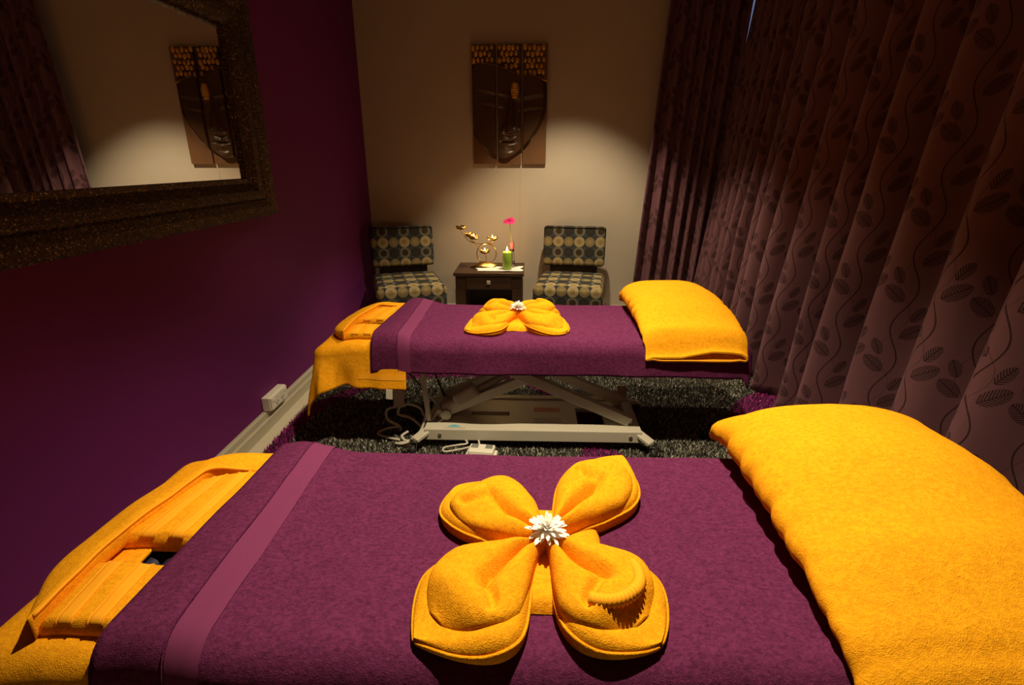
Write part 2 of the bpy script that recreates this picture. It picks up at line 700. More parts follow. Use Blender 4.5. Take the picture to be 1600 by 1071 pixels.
# skirting boards: stepped profile, top bead
bl = MB()
prof = [(0.0, 0.0), (0.036, 0.0), (0.036, 0.062), (0.026, 0.070), (0.022, 0.098), (0.012, 0.106), (0.0, 0.106)]
n = len(prof)
v = [(XL + d, y, z) for y in (YF, YB) for d, z in prof]
bl.add(v, [(i, i + 1, n + i + 1, n + i) for i in range(n - 1)] + [tuple(range(n)), tuple(range(2 * n - 1, n - 1, -1))])
struct('baseboard_left', bl, M['skirting'])
bk = MB()
v = [(x, YB - d, z) for x in (XL + .036, XR) for d, z in prof]
bk.add(v, [(i, i + 1, n + i + 1, n + i) for i in range(n - 1)] + [tuple(range(n)), tuple(range(2 * n - 1, n - 1, -1))])
struct('baseboard_back', bk, M['skirting'])
# plaster board joint on the back wall, seen below the carving
struct('trim_1', MB().box(-0.093, -0.088, YB - 0.0012, YB + 0.001, 0.6, 1.46), M['skirting'])

# ------------------------------------------------------------------ shag rug
RX0, RX1, RY0, RY1 = -1.42, 1.65, 0.55, 3.95


def is_pink(x, y):
    d = np.hypot(x + 0.50, y - 2.62)
    ring = (np.abs(d - 0.885 + 0.012 * np.sin(9 * x)) < 0.055)
    d2 = np.hypot(x - 2.12, y - 2.40)
    return ring | ((d2 < 1.02) & (d2 > 0.12)) | (np.hypot(x - 0.40, y - 2.35) < 0.13)


rug = thing('shag_rug', 'dark charcoal shag rug with magenta rings under both massage tables', 'rug', ((RX0 + RX1) / 2, (RY0 + RY1) / 2, 0))
rcx, rcy = (RX0 + RX1) / 2, (RY0 + RY1) / 2
MB().rbox(RX0 - rcx, RX1 - rcx, RY0 - rcy, RY1 - rcy, 0.0, 0.012, 0.005, 2).build('backing', M['backing'], rug)


def pile(name, m, sel, seed):
    rng = np.random.default_rng(seed)
    st = 0.0105
    gx, gy = np.meshgrid(np.arange(RX0 + .006, RX1 - .004, st), np.arange(1.3, RY1 - .004, st))
    x = gx.ravel() + rng.uniform(-.005, .005, gx.size)
    y = gy.ravel() + rng.uniform(-.005, .005, gx.size)
    k = is_pink(x, y)
    k = k if sel else ~k
    x, y = np.repeat(x[k], 2), np.repeat(y[k], 2)
    n = x.size
    a = rng.uniform(0, 2 * PI, n)
    h = rng.uniform(.018, .034, n)
    lean = rng.uniform(.002, .016, n)
    la = rng.uniform(0, 2 * PI, n)
    w = rng.uniform(.0026, .0042, n)
    cx, cy = np.cos(a) * w, np.sin(a) * w
    P = np.zeros((n, 5, 3))
    P[:, 0] = np.stack([x - cx, y - cy, np.full(n, .008)], 1)
    P[:, 1] = np.stack([x + cx, y + cy, np.full(n, .008)], 1)
    mx, my = x + np.cos(la) * lean * .45, y + np.sin(la) * lean * .45
    P[:, 2] = np.stack([mx + cx * .9, my + cy * .9, h * .65], 1)
    P[:, 3] = np.stack([mx - cx * .9, my - cy * .9, h * .65], 1)
    P[:, 4] = np.stack([x + np.cos(la) * lean, y + np.sin(la) * lean, h], 1)
    P[:, :, 0] -= rcx
    P[:, :, 1] -= rcy
    me = bpy.data.meshes.new(name)
    me.vertices.add(n * 5)
    me.vertices.foreach_set('co', P.ravel())
    base = (np.arange(n) * 5)[:, None]
    loops = (base + np.array([0, 1, 2, 3, 3, 2, 4])).ravel()
    me.loops.add(n * 7)
    me.loops.foreach_set('vertex_index', loops.astype(np.int32))
    me.polygons.add(n * 2)
    ls = (np.arange(n)[:, None] * 7 + np.array([0, 4])).ravel()
    me.polygons.foreach_set('loop_start', ls.astype(np.int32))
    me.update()
    at = me.attributes.new('shade', 'FLOAT', 'POINT')
    sh = np.repeat(rng.uniform(0, 1, n) ** 1.7, 5)
    at.data.foreach_set('value', sh.astype(np.float32))
    me.materials.append(m)
    o = bpy.data.objects.new(name, me)
    col.objects.link(o)
    o.parent = rug
    o['kind'] = 'stuff'


pile('charcoal_pile', M['pile_grey'], False, 1)
pile('magenta_pile', M['pile_pink'], True, 2)

# ------------------------------------------------------------------ curtains


def curtain(name, label, path_fn, ridges, amp, ztop, zbot, seed, lean_vec, lean):
    """path_fn(p)->(x,y,nx,ny): p is metres along the rail; ridges: p of each fold crest"""
    rng = random.Random(seed)
    ps = []
    for a, b_ in zip(ridges, ridges[1:]):
        k = 14
        ps += [a + (b_ - a) * i / k for i in range(k)]
    ps.append(ridges[-1])
    amps = [amp * rng.uniform(0.7, 1.15) for _ in ridges]
    skew = [rng.uniform(-.22, .22) for _ in ridges]
    NZ = 44
    verts, uvs, arc = [], [], []
    s = 0
    prev = None

    def off(p, z):
        for i, (a, b_) in enumerate(zip(ridges, ridges[1:])):
            if p <= b_ + 1e-9:
                break
        t = (p - a) / (b_ - a)
        t2 = t + skew[i] * math.sin(PI * t) * .5
        c = math.cos(2 * PI * t2)
        am = amps[i] + (amps[i + 1] - amps[i]) * t
        c = math.copysign(abs(c) ** 0.8, c)
        open_ = 0.55 + 0.45 * fade(z, ztop, zbot + 0.4)
        wob = 0.25 * nz(p * 2.0, z * 0.7, seed) + 0.10 * nz(p * 7, z * 1.5, seed + 5)
        return am * open_ * (c + wob)
    for p in ps:
        x, y, nx, ny = path_fn(p)
        o0 = off(p, 0.5)
        q = Vector((x + nx * o0, y + ny * o0))
        if prev is not None:
            s += (q - prev).length
        prev = q
        arc.append(s)
    nP = len(ps)
    for j in range(NZ + 1):
        z = zbot + (ztop - zbot) * j / NZ
        for i, p in enumerate(ps):
            x, y, nx, ny = path_fn(p)
            sway = 0.02 * nz(p * 1.3, z * 0.8, seed + 9) * fade(z, ztop, zbot)
            o = off(p, z) + sway
            zz = z + (0.012 * nz(p * 3, 0, seed) if j == 0 else 0)
            L = lean * z
            verts.append((x + nx * o + lean_vec[0] * L, y + ny * o + lean_vec[1] * L, zz))
    faces = [(j * nP + i, j * nP + i + 1, (j + 1) * nP + i + 1, (j + 1) * nP + i) for j in range(NZ) for i in range(nP - 1)]
    mb = MB().add(verts, faces)
    root = thing(name, label, 'curtain', (path_fn(ps[nP // 2])[0], path_fn(ps[nP // 2])[1], 0))
    mb.v = [(a - root.location.x, b_ - root.location.y, c) for a, b_, c in mb.v]
    o = mb.build('drape', M['curtain'], root, solid=0.004, off=0)
    uvl = o.data.uv_layers.new(name='UVMap')
    for lp in o.data.loops:
        i = lp.vertex_index % nP
        j = lp.vertex_index // nP
        uvl.data[lp.index].uv = (arc[i], zbot + (ztop - zbot) * j / NZ)
    return root


# long curtain on the right wall: crests (towards the room) measured front to back
crest_y = [-0.6, -0.25, 0.1, 0.45, 0.78, 1.1, 1.42, 1.76, 2.08, 2.42, 2.70, 2.98, 3.28, 3.58, 3.80, 3.98, 4.14, 4.30, 4.48, 4.62, 4.78, 4.95]
curtain('long_curtain', 'long mauve curtain with dark vine pattern hanging along the right wall', lambda p: (1.655, p, -1, 0), crest_y, 0.118, 2.93, 0.02, 3, (1, 0), 0.078)
crest_x = [0.99, 1.13, 1.24, 1.35, 1.44, 1.55, 1.66]
curtain('corner_curtain', 'narrow mauve curtain beside the carved face on the back wall', lambda p: (p, 5.00, 0, -1), crest_x, 0.05, 2.93, 0.03, 8, (1, 0), 0.055)
# ------------------------------------------------------------------ mirror
my0, my1, mz0, mz1, fw = 1.10, 2.88, 1.405, 2.115, 0.20
mir = thing('wall_mirror', 'rectangular mirror with wide bronze glitter frame on the plum wall', 'mirror', (XL, (my0 + my1) / 2, mz0 - fw))
mprof = [(-0.004, 0.010), (0.0, 0.030), (0.022, 0.024), (0.036, 0.034), (0.062, 0.054), (0.092, 0.060), (0.104, 0.060), (0.110, 0.052), (0.118, 0.060), (0.150, 0.074), (0.190, 0.078), (0.200, 0.070), (0.200, 0.004)]


def rail(side):
    pts = []
    for end in (0, 1):
        ring = []
        for d, h in mprof:
            ys = (my0 - d, my1 + d)
            zs = (mz0 - d, mz1 + d)
            if side == 'bottom':
                p = (ys[end], zs[0])
            elif side == 'top':
                p = (ys[1 - end], zs[1])
            elif side == 'far':
                p = (ys[1], zs[end])
            else:
                p = (ys[0], zs[1 - end])
            ring.append((h, p[0] - mir.location.y, p[1] - mir.location.z))
        pts.append(ring)
    k = len(mprof)
    mb = MB().add(pts[0] + pts[1], [(i, k + i, k + i + 1, i + 1) for i in range(k - 1)])
    return mb


for side in ('bottom', 'far', 'top', 'near'):
    rail(side).build('frame_rail', M['frame'], mir, smooth=False)
MB().box(0.004, 0.012, my0 - .01 - mir.location.y, my1 + .01 - mir.location.y, fw - .01, fw + mz1 - mz0 + .01).build('mirror_glass', M['mirror'], mir, smooth=False)

# ------------------------------------------------------------------ surface mounted power outlet above the skirting
out = thing('power_outlet', 'white surface mounted double power outlet above the skirting of the plum wall', 'power outlet', (XL, 2.79, 0.107))
MB().rbox(0.0, 0.050, -0.105, 0.105, 0.0, 0.085, 0.006, 3).build('housing', M['white_plastic'], out)
MB().rbox(0.050, 0.058, -0.100, 0.100, 0.004, 0.081, 0.003, 2).build('face_plate', M['white_plastic'], out)
for s in (-1, 1):
    MB().rbox(0.058, 0.062, s * .075 - .008, s * .075 + .008, .052, .070, 0.002, 2).build('switch', M['white_plastic'], out)
    MB().box(0.0575, 0.0595, s * .035 - .014, s * .035 - .010, .026, .040).box(0.0575, 0.0595, s * .035 + .010, s * .035 + .014, .026, .040).box(0.0575, 0.0595, s * .035 - .002, s * .035 + .002, .012, .022).build('socket_slots', M['outlet_hole'], out, smooth=False)

# ------------------------------------------------------------------ carved face panels
AX0, AZ0, AH = -0.522, 1.467, 0.988
PS = 791.0      # carving drawing units per metre


def face_h(u, v):
    """relief height of the whole carving; u right, v up, metres from the lower left corner"""
    X = 165 + u * PS
    Y = 970 - v * 850 / AH + 10
    h = 0.0

    def g(cx, cy, sx, sy, a, rot=0.0):
        dx, dy = X - cx, Y - cy
        c, s_ = math.cos(rot), math.sin(rot)
        dx, dy = dx * c + dy * s_, -dx * s_ + dy * c
        return a * math.exp(-(dx / sx) ** 2 - (dy / sy) ** 2)
    # egg-shaped face dome
    yy = (Y - 520) / 430
    wx = 285 * (1 - 0.30 * max(0, yy) ** 2.0)
    xx = (X - (400 - 10 * yy)) / wx
    r2 = xx * xx + yy * yy
    inside = fade(1.0 - r2, 0.0, 0.10)
    h += 0.020 * inside + 0.020 * max(0, 1 - r2) ** .6 * inside
    # cheeks, chin
    h += g(300, 690, 80, 90, .008) + g(560, 700, 70, 90, .008) + g(405, 900, 60, 38, .012)
    # eye sockets and lids
    for cx, cy, rt in ((325, 530, .22), (575, 555, -.16)):
        h -= g(cx, cy - 30, 110, 40, .014, rt)
        h += g(cx, cy + 6, 66, 24, .020, rt)
        h -= g(cx, cy + 34, 75, 7, .010, rt)
        h += g(cx, cy - 72, 115, 14, .013, rt)
    # nose: ridge runs down from between the brows, wings at the tip
    t = (Y - 470) / 270
    if -0.3 < t < 1.25:
        w = 11 + 20 * max(0, t) ** 2
        h -= .010 * fade(t, -.1, .3) * (1 - fade(t, .9, 1.0)) * math.exp(-((abs(X - 443 + 14 * t) - 2.3 * w) / 14) ** 2)
        prof_ = fade(t, -.3, .15) * (1 - fade(t, 1.0, 1.10))
        h += 0.030 * prof_ * (0.45 + 0.75 * max(0, t)) * math.exp(-((X - 443 + 14 * t) / w) ** 2)
    h += g(383, 728, 17, 20, .018) + g(474, 732, 17, 20, .018)
    # lips: cupid bow above a full lower lip
    h += g(392, 792, 30, 13, .020, .30) + g(450, 794, 30, 13, .020, -.35)
    h -= g(420, 817, 62, 6, .018, .0)
    h += g(420, 842, 42, 16, .022)
    h -= g(420, 878, 46, 9, .008)
    h += g(412, 915, 42, 24, .010)
    # groove that outlines cheek and jaw
    h -= 0.016 * math.exp(-((r2 - 1.0) / .045) ** 2)
    return h


def hairline(u):
    X = 165 + u * PS
    if X < 495:
        t = (X - 165) / 330
        return 258 + 92 * t ** 2.6
    t = (X - 495) / 200
    return 350 - 22 * math.sin(min(1, t * 1.1) * PI) + 30 * t


def v_of(Y):
    return (980 - Y) * AH / 850


panel_names = ['left carved wood panel of the golden haired face beside the plum wall side', 'middle carved wood panel with nose, lips and golden forehead mark', 'right carved wood panel of the face, nearest the curtain']
pw, gap = 0.213, 0.0155
ys_c = YB - 0.028
for k in range(3):
    u0 = k * (pw + gap)
    root = thing('carved_wall_panel', panel_names[k], 'wall carving', (AX0 + u0 + pw / 2, YB - 0.001, AZ0), 0, 'three part carved face on the back wall')
    mb = MB()
    nu, nv = 44, 190

    def fn(a, b_, u0=u0):
        u = u0 + a * pw
        vv = b_ * AH
        Y = 980 - vv * 850 / AH
        hl = hairline(u)
        h = face_h(u, vv)
        if Y < hl:
            h = 0.012
        h = h * fade(min(a, 1 - a), 0, .02) + .001
        return ((a - .5) * pw, -0.022 - h, vv)
    mb.grid(fn, nu, nv)
    mb.box(-pw / 2, pw / 2, -0.0225, 0.0, 0.0, AH)
    board = mb.build('carved_board', M['carved_wood'], root)
    board.data.materials.append(M['carved_ground'])
    for pg in board.data.polygons:
        c_ = pg.center
        X = 165 + (c_.x + pw / 2 + u0) * PS
        Y = 980 - c_.z * 850 / AH
        yy = (Y - 520) / 430
        wx = 285 * (1 - 0.30 * max(0, yy) ** 2.0)
        if ((X - (400 - 10 * yy)) / wx) ** 2 + yy * yy > 1.03 or Y > 955:
            pg.material_index = 1
    # golden snail-shell curls of the hair
    cu = MB()
    step = 0.047
    row = 0
    vv = AH - 0.026
    while vv > v_of(375):
        for q in range(8):
            u = u0 + 0.024 + q * step * .86 + (step / 2 if row % 2 else 0) - .008
            if u < u0 + .016 or u > u0 + pw - .016:
                continue
            if 980 - vv * 850 / AH > hairline(u) - 16:
                continue
            lx = u - u0 - pw / 2 + random.uniform(-.004, .004)
            jz, js = random.uniform(-.007, .007), random.uniform(.78, 1.12)
            cu.lathe([(0.0155, 0.0), (0.0150, 0.006), (0.0125, 0.012), (0.010, 0.012), (0.0085, 0.017), (0.004, 0.020), (0.0005, 0.0205)], 10)
            cnt = 70
            for i in range(len(cu.v) - cnt, len(cu.v)):
                x, y, z = cu.v[i]
                cu.v[i] = (lx + x * 1.15 * js, -0.030 - z, vv + jz + y * 1.55 * js)
        vv -= step * 1.02
        row += 1
    c = cu.build('hair_curls', M['gold'], root)
    c['kind'] = 'stuff'
    tr = [(u - u0 - pw / 2, -0.036, v_of(hairline(u))) for u in [u0 + pw * i / 24 for i in range(25)]]
    MB().tube(tr, 0.0055, 6).build('hairline_trim', M['gold'], root)
    if k == 1:
        fm = MB()
        cx = (468 - 165) / PS - u0 - pw / 2
        cz = v_of(448)

        def leaf(a, b_):
            t = b_
            w = 0.026 * math.sin(PI * min(1, t * .92 + .06)) ** .8
            s_ = a * 2 - 1
            return (cx + s_ * w, -0.062 - 0.010 * (1 - s_ * s_) - .004 * abs(math.sin(6 * PI * t)), cz - .055 + .11 * t)
        fm.grid(leaf, 8, 18)
        fm.build('forehead_mark', M['gold'], root, solid=0.02, off=1)

# ------------------------------------------------------------------ slipper chairs


def box_uv(ob, du=0.0, dv=0.0):
    me = ob.data
    uvl = me.uv_layers.new(name='UVMap')
    for p in me.polygons:
        n_ = p.normal
        ax = max(range(3), key=lambda i: abs(n_[i]))
        for li in p.loop_indices:
            x, y, z = me.vertices[me.loops[li].vertex_index].co
            uv = ((y, z) if ax == 0 else (x, z) if ax == 1 else (x, z + (-y) * 0 - (0.31 + y) * 1.0 + 0.0))
            if ax == 2:
                uv = (x, 0.46 + (y + 0.31))
            uvl.data[li].uv = (uv[0] + du, uv[1] + dv)


def slipper_chair(label, loc, rz, du):
    t = thing('slipper_chair', label, 'chair', loc, rz, 'pair of patterned slipper chairs')
    seat = MB().rbox(-.30, .30, -.36, .27, .285, .475, .035, 3, crown=.03).build('seat', M['dots'], t)
    box_uv(seat, du, -0.005)
    back = MB().rbox(-.29, .29, -.055, .055, .0, .37, .032, 3).build('backrest', M['dots'], t)
    box_uv(back, du, .02)
    back.location = (0, .27, .55)
    back.rotation_euler = (R(-7), 0, 0)
    wl = MB().tube([(-.285, -.057, .345), (-.26, -.058, .357), (.26, -.058, .357), (.285, -.057, .345)], .004, 6).build('welt', M['chair_wood'], back)
    for s in (-1, 1):
        MB().bar((s * .20, .285, .28), (s * .20, .30, .62), .05, .03, (0, 1, 0)).build('back_post', M['chair_wood'], t, smooth=False, bevel=.004)
        MB().bar((s * .25, -.30, 0), (s * .25, -.30, .29), .045, .045, (0, 1, 0)).build('leg', M['chair_wood'], t, smooth=False, bevel=.004)
        MB().bar((s * .25, .25, 0), (s * .25, .22, .29), .045, .045, (0, 1, 0)).build('leg', M['chair_wood'], t, smooth=False, bevel=.004)
    MB().box(-.2, .2, .275, .297, .46, .55).build('back_rail', M['chair_wood'], t, smooth=False)
    MB().box(-.27, .27, -.325, .25, .255, .287).build('seat_rail', M['chair_wood'], t, smooth=False)
    return t


slipper_chair('disc patterned slipper chair right of the side table, beside the curtain', (0.385, 4.66, 0), R(-9), 0.0)
slipper_chair('disc patterned slipper chair in the corner beside the plum wall', (-1.10, 4.60, 0), R(19), 0.03)

# ------------------------------------------------------------------ side table
TX0, TX1, TY0, TY1, TZ = -0.652, -0.040, 4.40, 4.90, 0.58
tcx, tcy = (TX0 + TX1) / 2, (TY0 + TY1) / 2
tb = thing('side_table', 'dark walnut side table with one drawer between the two chairs', 'table', (tcx, tcy, 0))
hw, hd = (TX1 - TX0) / 2, (TY1 - TY0) / 2
MB().box(-hw, hw, -hd, hd, TZ - .028, TZ).build('table_top', M['dark_wood'], tb, smooth=False, bevel=.004)
MB().box(-hw + .015, hw - .015, -hd + .020, hd - .02, TZ - .15, TZ - .028).build('apron', M['dark_wood'], tb, smooth=False, bevel=.003)
dr = MB().box(-hw + .11, hw - .11, -hd + .008, -hd + .020, TZ - .140, TZ - .036).build('drawer_front', M['dark_wood'], tb, smooth=False, bevel=.003)
MB().rbox(-.016, .016, -hd - .010, -hd + .009, TZ - .098, TZ - .066, .004, 2).build('knob', M['beige_plastic'], dr)
for sx in (-1, 1):
    for sy in (-1, 1):
        MB().box(sx * (hw - .012) - (.09 if sx > 0 else 0), sx * (hw - .012) + (.09 if sx < 0 else 0), sy * (hd - .015) - (.05 if sy > 0 else 0), sy * (hd - .015) + (.05 if sy < 0 else 0), 0, TZ - .148).build('leg', M['dark_wood'], tb, smooth=False, bevel=.003)
MB().box(-hw + .1, hw - .1, hd - .04, hd - .025, .06, TZ - .148).build('back_panel', M['dark_wood'], tb, smooth=False)
MB().box(-hw + .06, hw - .06, -hd + .07, hd - .03, .10, .125).build('lower_shelf', M['dark_wood'], tb, smooth=False)

# doily
dl = MB()


def doily(a, b_):
    x = -.46 + a * .40 + .015 * math.sin(b_ * 9)
    y = 4.475 + b_ * .20 + .035 * math.sin(a * 7) * b_
    w = .006 * max(0, nz(a * 5, b_ * 4, 2)) + .0035
    return (x, y, TZ + w + (.002 if (int(a * 40) + int(b_ * 20)) % 2 else 0))


tag(dl.grid(doily, 40, 20).build('doily', M['doily'], solid=.002, off=1), 'crumpled white cloth doily lying on the side table', 'doily')


def flame_obj(parent, loc, s=1.0, watt=1.2):
    fm = MB().lathe([(0.0005, 0), (.004, .004), (.0062, .010), (.0052, .018), (.0026, .027), (.0003, .036)], 10)
    o = fm.build('flame', M['flame'], parent)
    o.location = loc
    o.scale = (s, s, s)
    l = bpy.data.lights.new('candle_light', 'POINT')
    l.energy = watt
    l.color = (1.0, .55, .2)
    l.shadow_soft_size = .012
    lo = bpy.data.objects.new('candle_light', l)
    col.objects.link(lo)
    lo.parent = parent
    lo.location = (loc[0], loc[1], loc[2] + .055 * s)


# green pillar candle
pc = thing('pillar_candle', 'lit lime green pillar candle on the side table doily', 'candle', (-0.190, 4.55, TZ + .012))
MB().lathe([(0.0005, 0), (.036, 0), (.040, .004), (.040, .142), (.036, .150), (.030, .146), (.012, .138), (.0005, .138)], 32).build('wax_body', M['green_wax'], pc)
MB().tube([(0, 0, .136), (0, 0, .156), (.002, 0, .160)], .0015, 6).build('wick', M['wick'], pc)
flame_obj(pc, (0, 0, .150), 1.3, 2.2)

# bud vase with gerbera
vs = thing('bud_vase', 'slim clear glass bud vase with pink rim behind the green candle', 'vase', (-0.148, 4.63, TZ + .012))
MB().lathe([(.0005, 0), (.022, 0), (.024, .01), (.022, .06), (.018, .13), (.0175, .165), (.0155, .165), (.016, .13), (.019, .06), (.020, .014), (.0005, .010)], 20).build('glass_body', M['glass'], vs)
MB().lathe([(.0178, .160), (.0182, .225), (.0162, .225), (.0158, .160)], 20).build('pink_neck', M['pink_glass'], vs)
gb = thing('gerbera', 'magenta gerbera flower standing in the slim glass vase', 'flower', (-0.148, 4.63, TZ + .030))
stp = spline([(0, 0, 0), (-.004, 0, .16), (-.012, 0, .27), (-.024, -.008, .385)], 6)
MB().tube(stp, .0028, 8).build('stem', M['stem'], gb)
hd_ = bpy.data.objects.new('flower_head', None)
hm = MB().lathe([(.0005, -.012), (.012, -.008), (.018, .002), (.014, .009), (.0005, .012)], 14)
head = hm.build('flower_head', m_plain('dark_magenta_heart', (0.30, .01, .06), .7), gb)
bpy.data.objects.remove(hd_)
head.location = (-.024, -.010, .390)
head.rotation_euler = (R(28), R(-6), 0)
pt = MB()


def petal_fn(a, b_):
    s_ = a * 2 - 1
    w = .0095 * math.sin(PI * (b_ * .86 + .10)) ** .7
    return (.012 + .046 * b_, s_ * w, .003 + .010 * b_ - .014 * b_ * b_ - .002 * s_ * s_)


pme = pt.grid(petal_fn, 4, 7).mesh('gerbera_petal')
pme.materials.append(M['pink_petal'])
for i in range(22):
    share('petal', pme, head, (0, 0, .002 * (i % 2)), (0, R(random.uniform(-6, 8)), i * 2 * PI / 22), (1 - .1 * (i % 2),) * 3)

# brass lotus candelabrum
cb = thing('lotus_candelabrum', 'brass branching candelabrum with five lotus cups on the side table', 'candle holder', (-0.405, 4.66, TZ + .001))


def base_fn(a, b_):
    th = a * 2 * PI
    rr = b_
    rx = .115 * (1 + .10 * math.sin(4 * th + .6)) * rr
    ry = .060 * (1 + .12 * math.cos(3 * th)) * rr
    h = .040 * (1 - rr ** 1.6) + .010 * rr * rr * math.sin(3 * th + 1) + .010
    return (rx * math.cos(th), ry * math.sin(th), h)


MB().grid(base_fn, 40, 10, wrap_u=True).build('leaf_base', M['brass'], cb, solid=.006)
ring = [(.025 + .088 * math.cos(t), .0, .125 + .088 * math.sin(t)) for t in [2 * PI * i / 40 for i in range(40)]]
MB().tube(ring, .0042, 8, closed=True).build('ring', M['brass'], cb)
arms = [spline([(.10, 0, .165), (.06, .005, .213), (-.04, .008, .212), (-.13, .01, .235), (-.185, .01, .30), (-.200, .01, .335)], 6),
        spline([(-.045, 0, .180), (-.075, -.01, .215), (-.085, -.015, .252)], 6),
        spline([(-.06, .006, .214), (-.11, .02, .235), (-.118, .02, .268)], 6),
        spline([(.065, 0, .205), (.082, -.005, .222), (.080, -.008, .240)], 5),
        spline([(.020, 0, .035), (.024, -.01, .08), (.010, -.01, .125)], 5)]
cups = [(-.200, .01, .335, False), (-.085, -.015, .252, True), (-.122, .02, .268, False), (.080, -.008, .240, True), (.010, -.01, .125, True)]
lp = MB()


def lotus(a, b_):
    s_ = a * 2 - 1
    w = .020 * math.sin(PI * (b_ * .80 + .14)) ** .8
    r_ = .006 + .034 * math.sin(b_ * PI * .5) + .004 * b_
    return (1.15 * (r_ - .005 * s_ * s_ * b_), 1.15 * s_ * w, .036 * b_ ** 1.5)


lme = lp.grid(lotus, 4, 6).mesh('lotus_petal')
lme.materials.append(M['brass'])
for arm, (x, y, z, lit) in zip(arms, cups):
    ao = MB().tube(arm, .0032, 8).build('arm', M['brass'], cb)
    cupo = MB().lathe([(.0005, -.004), (.010, -.002), (.024, .006), (.026, .012), (.023, .012), (.0005, .004)], 16).build('lotus_cup', M['brass'], cb, loc=(x, y, z))
    for i in range(8):
        share('lotus_petal', lme, cupo, (0, 0, 0), (0, 0, i * PI / 4 + (.2 if i % 2 else 0)))
    tl = MB().lathe([(.0005, .004), (.019, .004), (.019, .024), (.0005, .022)], 16).build('tealight', M['wax'], cb, loc=(x, y, z))
    if lit:
        flame_obj(cb, (x, y, z + .022), .9, .7)

# ------------------------------------------------------------------ massage tables and their linen
BX0, BX1 = -1.10, 1.12
HALF = 0.375
TOPZ = 0.615


def drape(a, b_, top, rect, r, fold=0.0, fk=9.0, seed=0.0, flare=0.06):
    x0, x1, y0, y1 = rect
    px = max(x0, min(x1, a))
    py = max(y0, min(y1, b_))
    dx, dy = a - px, b_ - py
    L = math.hypot(dx, dy)
    if L < 1e-9:
        return a, b_, top, 0.0
    ux, uy = dx / L, dy / L
    if L < r * PI / 2:
        o = r * math.sin(L / r)
        d = r * (1 - math.cos(L / r))
        k = 0.0
    else:
        k = L - r * PI / 2
        o = r + flare * k
        d = r + k
    th = math.atan2(uy, ux)
    s_ = px + py + th * .35
    o += fold * fade(d, .03, .25) * (math.sin(s_ * fk + seed) + .5 * math.sin(s_ * fk * 2.3 + seed * 2))
    return px + ux * o, py + uy * o, top - d, d


